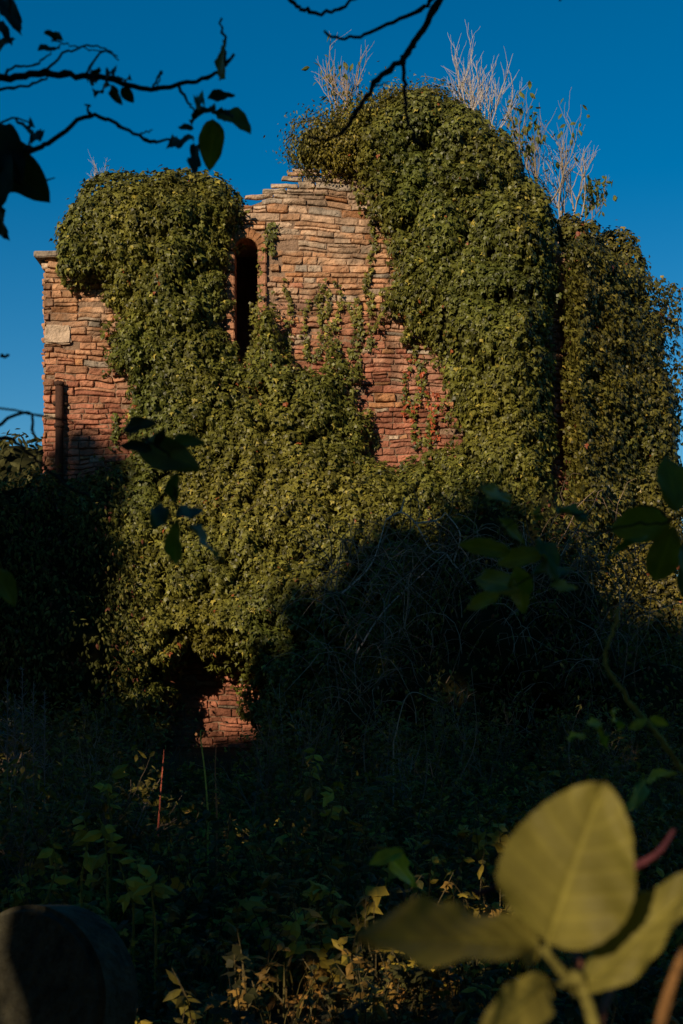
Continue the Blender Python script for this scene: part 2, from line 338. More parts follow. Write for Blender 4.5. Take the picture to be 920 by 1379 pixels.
def blobs(lbag,ubag,E,dens,smin,smax,tmpl,colf,relief=.26,lobe=.5,up=.25,k=.42,under=(.018,.018,.006),core=.78,backcull=.45,seed=0,noise=.38,drop=0,fuzz=.03):
    C=np.array([e[0] for e in E]); R=np.array([e[1] for e in E])
    def rad(dirs,i):
        P=C[i]+dirs*R[i]; return 1+ (relief*(lobes(P,lobe,seed)-.6)+.65*relief*(lobes(P,lobe*.5,seed+3)-.6)+noise*(vnoise(P,lobe*2.2,seed+5)-.5)+noise*.5*(vnoise(P,lobe*.8,seed+6)-.5))/R[i].mean()
    for i in range(len(E)):
        a,b,c=R[i]; area=4*np.pi*(((a*b)**1.6+(a*c)**1.6+(b*c)**1.6)/3)**(1/1.6); n=int(area*dens)
        D=nrm(rng.normal(0,1,(n,3))); nn=nrm(D/R[i]); kk=nn[:,1]<backcull; D=D[kk]; nn=nn[kk]
        PS=C[i]+D*R[i]; kk=rng.random(len(D))<(.25+.75*np.clip(lobes(PS,lobe*.5,seed+3)*1.4-.2,0,1)); D=D[kk]; nn=nn[kk]
        rr=rad(D,i); P0=C[i]+D*R[i]*rr[:,None]
        t1=nrm(np.cross(D,[.31,.2,.93])); t2=np.cross(D,t1); e=.03/R[i].mean()
        D1=nrm(D+t1*e); D2=nrm(D+t2*e); A=C[i]+D1*R[i]*rad(D1,i)[:,None]-P0; B=C[i]+D2*R[i]*rad(D2,i)[:,None]-P0
        g=nrm(np.cross(A,B)); g*=np.sign((g*nn).sum(1,keepdims=True)); nn2=nrm(g+nn*.5)
        P=P0+nn*(rng.exponential(fuzz,len(D))-.04)[:,None]
        ins=np.zeros(len(P),bool)
        for j in range(len(E)):
            if j!=i: ins|=(((P-C[j])/(R[j]*.93))**2).sum(1)<1
        if drop: ins|=rng.random(len(P))<drop
        ins|=(P[:,2]<0.02)
        P=P[~ins]; nn2=nn2[~ins]
        if len(P)==0: continue
        N,T=orient(nn2,rng,k,up); leaves(lbag,P,N,T,rng.uniform(smin,smax,len(P)),colf(P,rng),tmpl)
        if ubag is not None:
            r2=rad(SV,i)*core; ubag.add(C[i]+SV*R[i]*r2[:,None],SQ.ravel(),np.full(len(SQ),4),np.array(under))  # dark core painted as the shaded inside of the leaf mass
def E(px,py,d,rx,rz,ry): 
    s=d/F; return (W(px,py,d),np.array([rx*s,ry,rz*s]))
left=[E(165,318,22.15,84,72,.75),E(235,305,22.2,70,58,.7),E(285,300,22.25,42,40,.55),E(118,340,22.15,38,52,.6),E(190,375,22.1,70,60,.5)]
blobs(lb,ub,left,1000,.04,.105,IVY,ivycol,seed=40)
dome=[E(560,190,22.3,72,60,.9),E(505,200,22.2,55,42,.8),E(610,205,22.3,58,56,.9),E(650,245,22.2,58,60,.8),E(695,300,22.2,46,62,.75),E(590,270,22.1,85,80,.7),E(530,235,22.15,50,40,.6),E(715,380,22.1,34,90,.6)]
blobs(lb,ub,dome,1000,.04,.105,IVY,ivycol,seed=50)
def finecol(P,r): return ivycol(P,r)*np.array([1.1,1.0,.9])
tuft=[E(432,198,22.1,32,26,.45),E(460,184,22.1,30,26,.5),E(490,163,22.3,34,24,.55),E(530,146,22.4,34,18,.6),E(575,144,22.4,34,20,.6),E(414,210,22.0,13,18,.3),E(475,208,22.0,34,26,.45),E(600,162,22.4,26,22,.5),E(446,214,22.,32,18,.4),E(462,228,22.,22,10,.35)]
blobs(lb,ub,tuft,1300,.035,.08,OVA,finecol,seed=55,relief=.2,lobe=.28,core=.62,fuzz=.07,k=.6,noise=.3)
wing=[E(785,375,23.4,40,66,.7),E(820,400,24.4,44,74,.8),E(800,500,23.7,50,130,.8),E(850,490,24.8,36,92,.9),E(835,600,24.3,62,120,.9),E(866,600,24.8,34,80,.9),E(790,680,23.4,46,110,.8),E(850,720,24.3,58,110,1.),E(800,840,23.3,70,120,1.1),E(870,850,23.5,60,100,1.),
      E(770,420,22.9,26,110,.5),E(774,560,23.,30,100,.6),E(772,660,22.9,30,100,.6),E(768,340,23.,26,40,.4),E(800,440,23.5,46,100,.7)]
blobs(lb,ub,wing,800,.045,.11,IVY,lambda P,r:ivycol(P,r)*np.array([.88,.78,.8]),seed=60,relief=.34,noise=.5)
def strand(pts,thick=1.,red=0,wd=.04):
    q=smoothline([(wx(a),wz(b)) for a,b in pts],8); n=len(q); P=np.stack([q[:,0],np.full(n,WY-.06),q[:,1]],1)
    P+=rng.normal(0,.012,P.shape)*np.array([1,.5,1]); tube(vb,P,np.linspace(.007*thick,.003,n),(.07,.05,.03),5)
    ln=np.linalg.norm(np.diff(P,axis=0),axis=1).sum(); m=int(ln*66*thick)
    t=rng.random(m)**1.4*(n-1.001); i=t.astype(int); f=(t-i)[:,None]; pp=P[i]*(1-f)+P[i+1]*f
    wv=wd*(1-.6*t/n); pp+=np.stack([rng.normal(0,1,m)*wv,-rng.uniform(0,.05,m),rng.normal(0,.04,m)],1)
    c=ivycol(pp,rng)
    if red: c=np.where((rng.random(m)<red)[:,None],np.array([.36,.08,.03])*rng.uniform(.6,1.2,(m,1)),c)
    N,T=orient(np.tile([0,-1.,0],(m,1)),rng,.4,.3); leaves(lb,pp,N,T,rng.uniform(.04,.09,m),c,IVY)
for s in [[(385,470),(392,420),(382,380)],[(345,430),(352,390),(353,350),(360,318),(368,300)],[(368,340),(366,318),(376,305)],
          [(430,490),(434,440),(428,410),(436,385)],[(455,490),(452,440),(460,405),(452,380)],[(470,490),(478,440),(470,410)],[(498,470),(500,420),(492,385),(502,362)],
          [(505,600),(497,570),(492,560)],[(415,480),(410,440),(418,405)],[(442,480),(441,430),(443,395)],[(500,350),(505,320),(498,300)],[(150,600),(158,575),(155,560)],
          [(480,500),(484,450),(480,400)],[(335,500),(342,450),(340,415)]]:
    strand(s)
for s in [[(560,600),(556,560),(566,520),(560,480),(550,455)],[(575,600),(580,560),(572,520),(570,480)],[(548,560),(545,520),(552,480)]]: strand(s,1.1,.2)
strand([(585,590),(582,560),(586,530)],1.3,.75)
ivy_root=bpy.data.objects.new('ivy',None); bpy.context.scene.collection.objects.link(ivy_root)
lb.build('ivy_leaves',M_leaf,ivy_root); ub.build('ivy_shade_backing',M_under,ivy_root,True); vb.build('ivy_stems',M_bark,ivy_root)
# ---------------------------------------------------------------- bare shrubs on the wall head
def shrub(name,px,py,d,Hpx,num,col,spread,lean=(0,0,0),leafn=0,r0=.015):
    b=Bag(); l=Bag(); p0=W(px,py,d); ends=[]
    for i in range(num):
        twiggy(b,p0+rng.normal(0,.12,3)*np.array([1,1,.2]),nrm(np.array([rng.normal(0,.38),rng.normal(0,.4),1.])+np.array(lean)),Hpx*d/F*random.uniform(.6,.8),r0,2,col,spread,.25,ends)
    o=b.build(name,M_bark)
    if leafn:
        e=np.array(ends); idx=rng.integers(0,len(e),leafn); P=e[idx]+rng.normal(0,.08,(leafn,3)); N,T=orient(nrm(rng.normal(0,1,(leafn,3))+np.array([0,-.7,0])),rng,.3,.3)
        leaves(l,P,N,T,rng.uniform(.09,.17,leafn),np.tile(np.array([.13,.14,.03]),(leafn,1))*rng.uniform(.7,1.3,(leafn,1)),OVA); l.build('leaves',M_leaf2,o)
    return o
PALE=(.42,.36,.31); TAN=(.36,.26,.17)
shrub('dead_shrub',632,185,22.3,98,7,PALE,.36,(-.1,0,0))
shrub('dead_shrub',658,200,22.4,98,8,PALE,.36,(.08,0,0))
shrub('dead_shrub',462,165,22.2,84,8,TAN,.38,(.0,0,0),40,.013)
shrub('dead_shrub',768,308,23.2,105,9,(.36,.29,.22),.38,(.05,0,0))
shrub('elder_shrub',722,275,22.5,125,5,(.26,.2,.13),.3,(.08,0,0),120)
shrub('elder_shrub',788,300,23.4,52,3,(.24,.18,.12),.4,(.35,0,0),110,.01)
shrub('dead_shrub',128,258,22.3,34,5,PALE,.4,(0,0,0),0,.007)
# ---------------------------------------------------------------- thickets at the foot
def weedcol(P,r):
    n=len(P); b=r.random(n); c=np.array([.075,.075,.014])*r.uniform(.4,1.6,n)[:,None]
    c=np.where((b>.9)[:,None],np.array([.18,.15,.03]),c); c=np.where((b<.05)[:,None],np.array([.14,.05,.025]),c); return c
def bush(name,Es,dens,smin,smax,tmpl,colf,**kw):
    l=Bag(); u=Bag(); blobs(l,u,Es,dens,smin,smax,tmpl,colf,**kw)
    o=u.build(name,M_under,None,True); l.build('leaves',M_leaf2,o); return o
bush('hawthorn_bush',[E(60,790,21.2,85,130,.8),E(125,830,21.2,55,150,.7),E(10,790,21.1,80,145,.9),E(90,900,20.8,80,90,.9),E(-80,780,21.1,100,125,1.),E(130,715,21.4,44,75,.6),E(30,700,21.3,55,64,.6),E(165,880,21.1,40,110,.6)],420,.05,.11,OVA,weedcol,relief=.4,lobe=.5,seed=70,backcull=2,fuzz=.08,noise=.6)
thk=bush('bramble_thicket',[E(640,800,20.5,80,90,.7),E(690,775,20.8,70,80,.7),E(600,880,19.8,75,95,.9),E(660,905,18.8,115,110,1.1),E(760,885,19.4,85,120,1.1),E(510,975,19.6,75,60,.8),E(740,740,21.3,28,60,.5),E(860,980,19,110,90,1.1),E(960,970,19.2,90,110,1.1)],330,.045,.10,OVA,weedcol,relief=.6,lobe=.5,seed=80,backcull=2,fuzz=.25,noise=1.2,core=.72,k=.8)
tb=Bag()
for i in range(560):
    px0=random.uniform(440,860); p=W(px0,random.uniform(740,1000),random.uniform(17.8,20.2)); a=random.uniform(0,6.28); L=random.uniform(.5,2.2)
    q=[p]; dd=np.array([math.cos(a)*.9,-.35+.3*math.sin(a),.9]); 
    for k in range(9): dd=nrm(dd+rng.normal(0,.22,3)+np.array([0,0,-.13*k*.5])); q.append(q[-1]+dd*L/9)
    tube(tb,q,np.linspace(.009,.0025,10),np.array([.20,.14,.09])*random.uniform(.3,1.8),4)
for s in [[(520,700),(540,690),(560,705),(580,740),(600,745)],[(560,705),(590,700),(600,690)],[(610,760),(620,720),(600,690)],[(540,690),(545,670)],[(460,800),(500,760),(520,700)],[(600,745),(640,800),(650,850)],[(480,880),(520,820),(600,745)]]:
    q=smoothline([W(a,b,19.4) for a,b in s],5); tube(tb,q,np.linspace(.015,.007,len(q)),(.5,.38,.28),5)
tb.build('arching_canes',M_bark,thk)
# ---------------------------------------------------------------- ground
def gz_(x,y): 
    P=np.stack([x,y,0*x],1); r=np.hypot(x,y-8); return ((vnoise(P,3.,1)-.5)*.35+(vnoise(P,.8,2)-.5)*.12)*np.exp(-(r/60)**2)+.25*np.clip((y-14)/8,0,1)*np.clip(1-(np.abs(x)-12)/10,0,1)
t=np.linspace(-1,1,181); ax=np.sinh(t*5.2)/np.sinh(5.2)*900; GX,GY=np.meshgrid(ax,ax+8); x=GX.ravel();y=GY.ravel()
V=np.stack([x,y,gz_(x,y)-.02],1); n=len(ax); ii=np.arange(n*n).reshape(n,n)
Q=np.stack([ii[:-1,:-1].ravel(),ii[:-1,1:].ravel(),ii[1:,1:].ravel(),ii[1:,:-1].ravel()],1)
gc=np.array([.03,.026,.014])+vnoise(V*np.array([1,1,0]),1.5,4)[:,None]*np.array([.02,.02,.006]); mk('ground',V,Q.ravel(),np.full(len(Q),4),gc,M_soil,None,True)
gl=Bag(); gs=Bag()
def gz1(x,y): return float(gz_(np.array([x]),np.array([y]))[0])
def clump(x,y,h,n,tm,sm,col):
    z0=gz1(x,y)
    for s in range(max(1,n//9)):
        a=random.uniform(0,6.28); ln=h*random.uniform(.6,1.1); q=[np.array([x,y,z0-.02])]; dd=np.array([math.cos(a)*.35,math.sin(a)*.35,1.])
        for k in range(5): dd=nrm(dd+rng.normal(0,.14,3)); q.append(q[-1]+dd*ln/5)
        q=np.array(q); tube(gs,q,np.linspace(.005,.002,6),np.array([.10,.075,.03])*random.uniform(.5,1.4),3)
        t=rng.uniform(.2,1,9)*4.99; i=t.astype(int); f=(t-i)[:,None]; P=q[i]*(1-f)+q[i+1]*f
        az=rng.random(9)*6.28; T=np.stack([np.cos(az),np.sin(az),rng.normal(-.1,.4,9)],1); N=np.array([0,-.3,1.])+rng.normal(0,.45,(9,3))
        c=np.array(col)*rng.uniform(.5,1.4,(9,1)); leaves(gl,P,N,T,rng.uniform(.6,1.2,9)*sm,c,tm)
cols=[(.07,.065,.012),(.13,.105,.016),(.28,.20,.025),(.05,.047,.012),(.22,.125,.025),(.10,.085,.014)]
for i in range(2100):
    y=3.2+15.5*random.random()**.8; hw=y*.27+.8; x=random.uniform(-hw,hw)
    pz=vnoise(np.array([[x,y,0]]),2.2,33)[0]; pc=vnoise(np.array([[x,y,0]]),1.1,34)[0]
    h=(.2+.85*pz)*random.uniform(.4,1.4)*(1.0 if y>7 else .6)
    if 12<y and -3.2<x*22/y<-1.2: h*=.4
    clump(x,y,h,random.choice([18,27,36]),random.choice([OVA,OVA,OVA,IVY,IVY]),random.uniform(.04,.10)*(1 if y>6 else .8),cols[int(np.clip(pc*4+random.uniform(-1,2),0,5))])
n=16000; y=3+17*rng.random(n); x=rng.uniform(-1,1,n)*(y*.28+1); P=np.stack([x,y,gz_(x,y)-.02],1); az=rng.random(n)*6.28
T=np.stack([np.cos(az)*.7,np.sin(az)*.7,np.ones(n)],1); N=np.stack([-np.cos(az),-np.sin(az),.4+0*az],1)
leaves(gl,P,N,T,rng.uniform(.08,.28,n),np.array([.09,.07,.018])*rng.uniform(.3,1.4,(n,1)),GRA)
n=11000; y=2.8+12*rng.random(n); x=rng.uniform(-1,1,n)*(y*.28+1); P=np.stack([x,y,gz_(x,y)+.01],1)
leaves(gl,P,np.array([0,0,1.])+rng.normal(0,.35,(n,3)),rng.normal(0,1,(n,3))*np.array([1,1,.2]),rng.uniform(.05,.12,n),np.array([.26,.13,.03])*rng.uniform(.4,1.7,(n,1)),OVA)
ends=[]
for i in range(110):
    y=random.uniform(8,17.5); pxx=random.choice([random.uniform(-40,225),random.uniform(345,960),random.uniform(345,960)]); x=(pxx-460)/F*y
    H=random.uniform(.45,.8)*(1.1 if y>12 else .75)
    for k in range(2): twiggy(gs,np.array([x,y,gz1(x,y)-.03]),(rng.normal(0,.3),rng.normal(0,.3),1),H,.011,2,np.array([.16,.11,.07])*random.uniform(.5,1.7),.5,.2,ends)
e=np.array(ends); n=len(e)*3; P=e[rng.integers(0,len(e),n)]+rng.normal(0,.07,(n,3)); leaves(gl,P,rng.normal(0,.6,(n,3))+np.array([0,0,1.]),rng.normal(0,1,(n,3)),rng.uniform(.04,.09,n),np.array([.10,.08,.015])*rng.uniform(.4,2.,(n,1)),OVA)
ug=gs.build('undergrowth',M_bark); gl.build('leaves',M_leaf2,ug)
def stalk(name,pts,d,col,leaf=True,r=.007):
    b=Bag(); q=smoothline([W(a,c,d) for a,c in pts],6); q=np.vstack([np.array([q[0][0],q[0][1],0]),q]); tube(b,q,np.linspace(r,r*.4,len(q)),col,5); o=b.build(name,M_bark)
    if leaf:
        l=Bag(); m=8; i=rng.integers(len(q)//3,len(q),m); az=rng.random(m)*6.28
        leaves(l,q[i],np.array([0,-.8,.8])+rng.normal(0,.4,(m,3)),np.stack([np.cos(az),np.sin(az),rng.normal(-.2,.4,m)],1),rng.uniform(.06,.13,m),np.array([.34,.28,.035])*rng.uniform(.6,1.2,(m,1)),OVA); l.build('leaves',M_leaf2,o)
for pts,d,c,lf_ in [([(213,1115),(217,1060),(221,1010)],9,(.55,.13,.07),0),([(280,1090),(276,1040),(270,988),(276,985)],9,(.6,.5,.08),0),([(292,1090),(290,1040),(291,1005)],9,(.55,.2,.08),0),
    ([(150,1110),(145,1060),(152,1040)],8,(.14,.14,.03),1),([(145,1180),(140,1120),(130,1095)],7,(.2,.18,.03),1),([(110,1180),(118,1130),(112,1100)],7,(.2,.18,.03),1),([(420,1060),(418,1030),(425,1010)],9,(.2,.14,.05),1),([(385,1310),(400,1260),(395,1220)],6,(.2,.14,.05),1),([(430,1150),(445,1100),(450,1060)],8,(.18,.16,.04),1),
    ([(210,1250),(205,1200),(215,1165)],6,(.2,.16,.03),1),([(60,1220),(75,1170),(70,1130)],7,(.18,.16,.03),1),([(180,1220),(170,1190),(160,1160)],6.5,(.18,.16,.03),1),([(560,1120),(575,1040),(570,960)],10,(.2,.14,.09),0),([(500,1100),(490,1010),(500,950)],10,(.2,.14,.09),0),([(530,1000),(550,935),(590,945)],12,(.4,.3,.2),0),([(600,1080),(640,1000),(635,900)],12,(.25,.17,.11),0)]:
    stalk('weed_stalk',pts,d,c,lf_)
for (a,b) in [(30,900),(45,920),(20,935),(60,930),(10,915)]:
    fb=Bag(); base=W(a,b+110,11); tip=W(a,b,11); tube(fb,[np.array([base[0],11,0]),base,tip],[.006,.005,.003],(.2,.15,.12),4)
    for k in range(60):
        t=random.random(); p=base*(1-t)+tip*t; dd=rng.normal(0,1,3)*np.array([1,1,.3])+np.array([0,0,.9]); tube(fb,[p,p+nrm(dd)*random.uniform(.06,.16)*(1.2-t)],[.003,.0015],(.28,.2,.16),3)
    fb.build('willowherb',M_bark)
# ---------------------------------------------------------------- gravestone
prof=[(-.26,-.3),(.26,-.3),(.27,.45)]+[(.27*math.cos(a),.45+.27*math.sin(a)*.85) for a in np.linspace(0,math.pi,25)[1:-1]]+[(-.27,.45)]
bm=bmesh.new(); vs=[bm.verts.new((x,-.08,z)) for x,z in prof]; f=bm.faces.new(vs); r=bmesh.ops.extrude_face_region(bm,geom=[f])
for v in r['geom']:
    if isinstance(v,bmesh.types.BMVert): v.co.y=.08
bmesh.ops.recalc_face_normals(bm,faces=bm.faces[:]); bmesh.ops.bevel(bm,geom=[e for e in bm.edges if abs(e.verts[0].co.y-e.verts[1].co.y)<.01],offset=.018,segments=3,affect='EDGES')
me=bpy.data.meshes.new('gravestone'); bm.to_mesh(me); bm.free(); gsn=bpy.data.objects.new('gravestone',me); bpy.context.scene.collection.objects.link(gsn)
ca=me.color_attributes.new('Col','FLOAT_COLOR','POINT'); ca.data.foreach_set('color',np.tile([.05,.045,.028,1],len(me.vertices)).astype(np.float32)); me.materials.append(M_grave)
g=W(28,900,3.6); gsn.location=(g[0],3.6,.28); gsn.rotation_euler=(math.radians(-8),math.radians(5),math.radians(-34))
# ---------------------------------------------------------------- near branches and broad leaves
def bigleaf(bag,base,tip,width,nrml,col,curl=.12,res=(26,12),serr=.03,vein=1.35,rnd=.75):
    base=np.array(base);tip=np.array(tip); L=np.linalg.norm(tip-base); T=(tip-base)/L; N=nrm(np.array(nrml,float)); N=nrm(N-T*(N@T)); B=np.cross(T,N)
    nu,nv=res; u=np.linspace(0,1,nu+1); v=np.linspace(-1,1,2*nv+1); U,VV=np.meshgrid(u,v,indexing='ij')
    w=width/2*(np.sin(np.pi*U**.85)**rnd)*(1-.12*U)*(1+serr*np.abs(((U*13)%1)-.5)*2*(np.abs(VV)>.9)); w=np.where((U<=0)|(U>=1),0.0005,w)
    x=VV*w; y=U*L; ve=((U*7-np.abs(VV)*1.5)%1); vd=np.minimum(ve,1-ve); vein_m=np.exp(-(vd/.09)**2)*.6+np.exp(-(np.abs(VV)/.05)**2)
    zz=-curl*L*(U**2)*.6+np.abs(x)*.3+ .012*L*(1-np.clip(vein_m,0,1))+.04*L*np.sin(U*9+VV*2)*np.abs(VV)+.02*L*np.sin(U*23+VV*5)*VV**2
    P=base+x[...,None]*B+y[...,None]*T+zz[...,None]*N
    bl_=vnoise(P.reshape(-1,3)/L,.22,5).reshape(U.shape)
    C=np.array(col)[None,None]*((1+(vein-1)*np.clip(vein_m,0,1))*(.75+.5*bl_))[...,None]
    ii=np.arange(P.shape[0]*P.shape[1]).reshape(P.shape[:2]); Q=np.stack([ii[:-1,:-1],ii[:-1,1:],ii[1:,1:],ii[1:,:-1]],-1).reshape(-1,4)
    bag.add(P.reshape(-1,3),Q.ravel(),np.full(len(Q),4),C.reshape(-1,3))
def lf(bag,px,py,d,L,ang,wr=.45,col=(.05,.06,.018),tilt=None):
    a=math.radians(ang); dx,dy=math.cos(a)*L/2,-math.sin(a)*L/2; dd=random.uniform(-.04,.04)*d
    b=W(px-dx,py-dy,d-dd); t=W(px+dx,py+dy,d+dd); n=np.array([random.uniform(-.5,.5),-1,random.uniform(.1,.7)]) if tilt is None else np.array(tilt,float)
    bigleaf(bag,b,t,L*wr*d/F,n,np.array(col)*random.uniform(.8,1.2),.1,(12,5))
def branch(bag,pts,d,r0,r1,col=(.05,.04,.03)):
    q=smoothline([W(p[0],p[1],d+(p[2] if len(p)>2 else 0)) for p in pts],6); n=len(q)
    q=q+rng.normal(0,.0012,q.shape)*d*.6; r=np.linspace(r0,r1,n)*(1+.25*(rng.random(n)<.15)); tube(bag,q,r*d/F,col,8)
eb=Bag(); el=Bag(); D=2.4
for pts,a,b in [([(-260,140,.2),(-90,112),(0,105),(60,99),(112,102),(160,110),(205,120),(250,112),(290,98),(316,74)],7,2.5),
    ([(-200,300,.1),(-60,240),(30,208),(72,188),(122,155),(160,168),(200,190),(230,187)],5.5,2),
    ([(112,102),(140,70),(158,75)],2.2,1.2),([(60,99),(90,70),(130,62),(160,80)],2.4,1),([(205,120),(218,95),(210,125)],2,1),([(122,155),(118,140)],3,1.5),
    ([(240,115),(252,135),(263,152)],3,1.5),([(304,88),(302,60),(297,25)],3.6,1.6),([(0,105),(20,90),(45,88),(60,78),(80,60)],2.2,1.2),([(-60,150),(0,120),(40,115),(70,100)],3,1.5),
    ([(-200,-60,.2),(-60,-20),(5,-10),(15,20)],5,2),([(-60,240),(10,260),(75,240)],2,1),([(200,190),(190,180),(206,176)],1.8,1),([(0,300),(8,320)],2,1),
    ([(70,55),(100,62),(140,70)],1.5,.8),([(20,160),(45,180),(30,205)],2.5,1.5),([(-60,240),(-20,200),(10,160),(45,165)],3,1.2),
    ([(-260,600,.1),(-80,585),(0,590),(30,602),(62,632),(110,664),(120,668)],4.5,1.8),([(-100,560),(-20,575),(36,555),(48,590),(50,615)],3.6,1.6),([(36,558),(80,566)],1.8,.9),([(0,480),(12,478)],3,2),
    ([(-40,600),(0,628),(30,640)],2,1)]:
    branch(eb,pts,D,a*.8,b*.8)
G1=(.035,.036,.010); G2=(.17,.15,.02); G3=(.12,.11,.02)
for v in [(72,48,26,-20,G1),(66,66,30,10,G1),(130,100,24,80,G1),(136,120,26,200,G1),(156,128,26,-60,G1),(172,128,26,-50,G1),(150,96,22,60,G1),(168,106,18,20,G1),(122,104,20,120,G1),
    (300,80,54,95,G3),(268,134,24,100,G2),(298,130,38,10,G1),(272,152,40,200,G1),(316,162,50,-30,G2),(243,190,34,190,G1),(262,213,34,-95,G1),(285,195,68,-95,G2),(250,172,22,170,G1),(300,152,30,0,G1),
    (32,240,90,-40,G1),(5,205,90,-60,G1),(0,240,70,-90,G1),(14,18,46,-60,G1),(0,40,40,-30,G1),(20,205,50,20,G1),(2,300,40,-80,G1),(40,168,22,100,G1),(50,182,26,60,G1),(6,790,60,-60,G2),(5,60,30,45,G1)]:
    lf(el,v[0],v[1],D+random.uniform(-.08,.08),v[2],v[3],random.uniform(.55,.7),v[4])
for pts,a,b in [([(-200,520),(-60,540),(60,560),(150,585),(190,590),(222,608)],2.2,1.2),([(195,590),(225,612),(236,655),(240,690),(262,722)],1.8,1),([(236,655),(228,690),(236,725)],1.4,.8),([(160,586),(190,574)],1.4,.8)]:
    branch(eb,pts,D-.3,a*.8,b*.8)
for v in [(188,573,42,10,.6,G1),(182,602,46,170,.5,G1),(228,614,84,-22,.6,G3),(250,597,50,5,.55,G3),(234,656,36,80,.65,G3),(214,694,40,75,.7,G3),(236,730,58,88,.5,G2),(276,730,62,-42,.5,(.10,.12,.06)),(256,690,40,20,.65,(.08,.10,.045)),(216,588,26,60,.5,G1)]:
    lf(el,v[0],v[1],D-.3,v[2],v[3],v[4],v[5])
for pts,a,b in [([(-500,-700,.2),(-100,-420),(300,-300,.1),(700,-280)],16,7),([(700,-280),(660,-140),(592,0),(566,45),(543,76),(505,112),(482,150),(460,178),(438,188),(416,186)],7,2),
    ([(543,76),(546,120),(548,155),(562,190),(575,200)],4,1.8),([(592,-10),(565,12),(512,38),(470,52),(437,45)],4,2),([(300,-300),(360,-100),(388,-5),(410,12),(432,18),(455,12),(482,-5)],4,2.4),
    ([(700,-280),(740,-120),(757,0)],3,2),([(500,118),(520,112)],2,1)]:
    branch(eb,pts,D+.1,a*.8,b*.8,(.045,.035,.028))
tr=np.array([W(-520,900,2.5)[0],2.5,0]); tq=smoothline([tr-np.array([0,0,.1]),tr+np.array([.05,0,1.2]),tr+np.array([-.03,.02,2.4]),tr+np.array([.08,0,3.9])],8)
tube(eb,tq,np.linspace(.07,.03,len(tq)),(.05,.04,.03),12)
for pz in ((-260,140),(-200,300),(-200,-60),(-260,600),(-200,520)):
    e=W(pz[0],pz[1],2.5); s=np.array([tr[0]+.03,2.5,e[2]-.25]); q=smoothline([s,(s+e)/2+np.array([0,0,.03]),e],5); tube(eb,q,np.linspace(.014,.007,len(q)),(.05,.04,.03),7)
elder=eb.build('elder_tree',M_bark,None,True); el.build('leaves',M_leaf2,elder,True)
sb=Bag(); sl=Bag()
Y1=(.16,.135,.026)
def bl(b,t,db,dt,wpx,n,col,rnd=.6): bigleaf(sl,W(b[0],b[1],db),W(t[0],t[1],dt),wpx*db/F,n,col,.12,(60,26),rnd=rnd,vein=1.45)
bl((738,1268),(810,1056),.82,.80,188,(-.25,-1,.35),Y1,.58)
bl((722,1276),(488,1252),.82,.74,112,(-.1,-.75,.8),Y1)
bl((790,1332),(950,1168),.83,.80,90,(-.6,-.8,.5),Y1)
bl((738,1326),(650,1400),.80,.74,70,(.2,-1,.5),Y1)
def tb2(pts,r,col): 
    q=smoothline([W(a,b,dd) for a,b,dd in pts],6); tube(sb,q,np.linspace(r[0],r[1],len(q)),col,10)
q0=W(800,1379,.83); root=np.array([q0[0]+.16,.95,0]); 
q=smoothline([root,root+np.array([-.02,-.03,.6]),root+np.array([-.07,-.08,1.05]),q0,W(768,1325,.83),W(738,1286,.82),W(722,1276,.82)],8); tube(sb,q,np.linspace(.006,.0018,len(q)),(.15,.13,.03),10)
tb2([(738,1290,.82),(738,1276,.82),(740,1262,.82)],(.0022,.0016),(.16,.14,.03))
tb2([(778,1340,.83),(765,1328,.82),(738,1326,.81)],(.0022,.0016),(.16,.14,.03)); tb2([(800,1379,.83),(790,1350,.83),(790,1330,.83)],(.0024,.0016),(.16,.11,.03))
tb2([(640,1205,1.1),(680,1192,1.08),(700,1200,1.05)],(.003,.002),(.09,.025,.03)); tb2([(850,1170,1.05),(885,1150,1.05),(908,1118,1.07)],(.0035,.002),(.09,.025,.03)); tb2([(885,1400,.8),(900,1340,.8),(922,1280,.82)],(.004,.003),(.18,.09,.03))
tb2([(700,1200,1.05),(760,1240,.95),(800,1379,.83)],(.002,.003),(.16,.06,.03)); tb2([(850,1170,1.05),(840,1280,.95),(803,1385,.83)],(.002,.003),(.16,.06,.03)); 
tb2([(885,1400,.8),(860,1700,.85),(850,2000,.95),(850,3500,1.0)],(.004,.005),(.12,.08,.03))
sap=sb.build('sapling',M_bark,None,True); sl.build('leaves',M_big,sap,True)
rb=Bag(); rl=Bag(); D2=2.0
for pts,a,b in [([(1150,1350),(1000,1120),(915,1030),(880,984),(845,940),(815,895),(822,860),(835,818)],5,2.4),([(1100,560),(980,650),(905,700),(860,705),(800,720),(745,760),(690,790)],3,1.4),([(905,700),(870,680),(790,690),(700,700),(650,740)],2,1.2),([(745,760),(700,735),(660,690),(648,662)],2,1),([(880,984),(840,970),(790,990)],2,1),([(950,1060),(900,1050),(850,1075)],2,1)]:
    branch(rb,pts,D2,a*.8,b*.8,(.5,.38,.08) if b==2.4 else (.12,.10,.03))
OL=(.24,.19,.018)
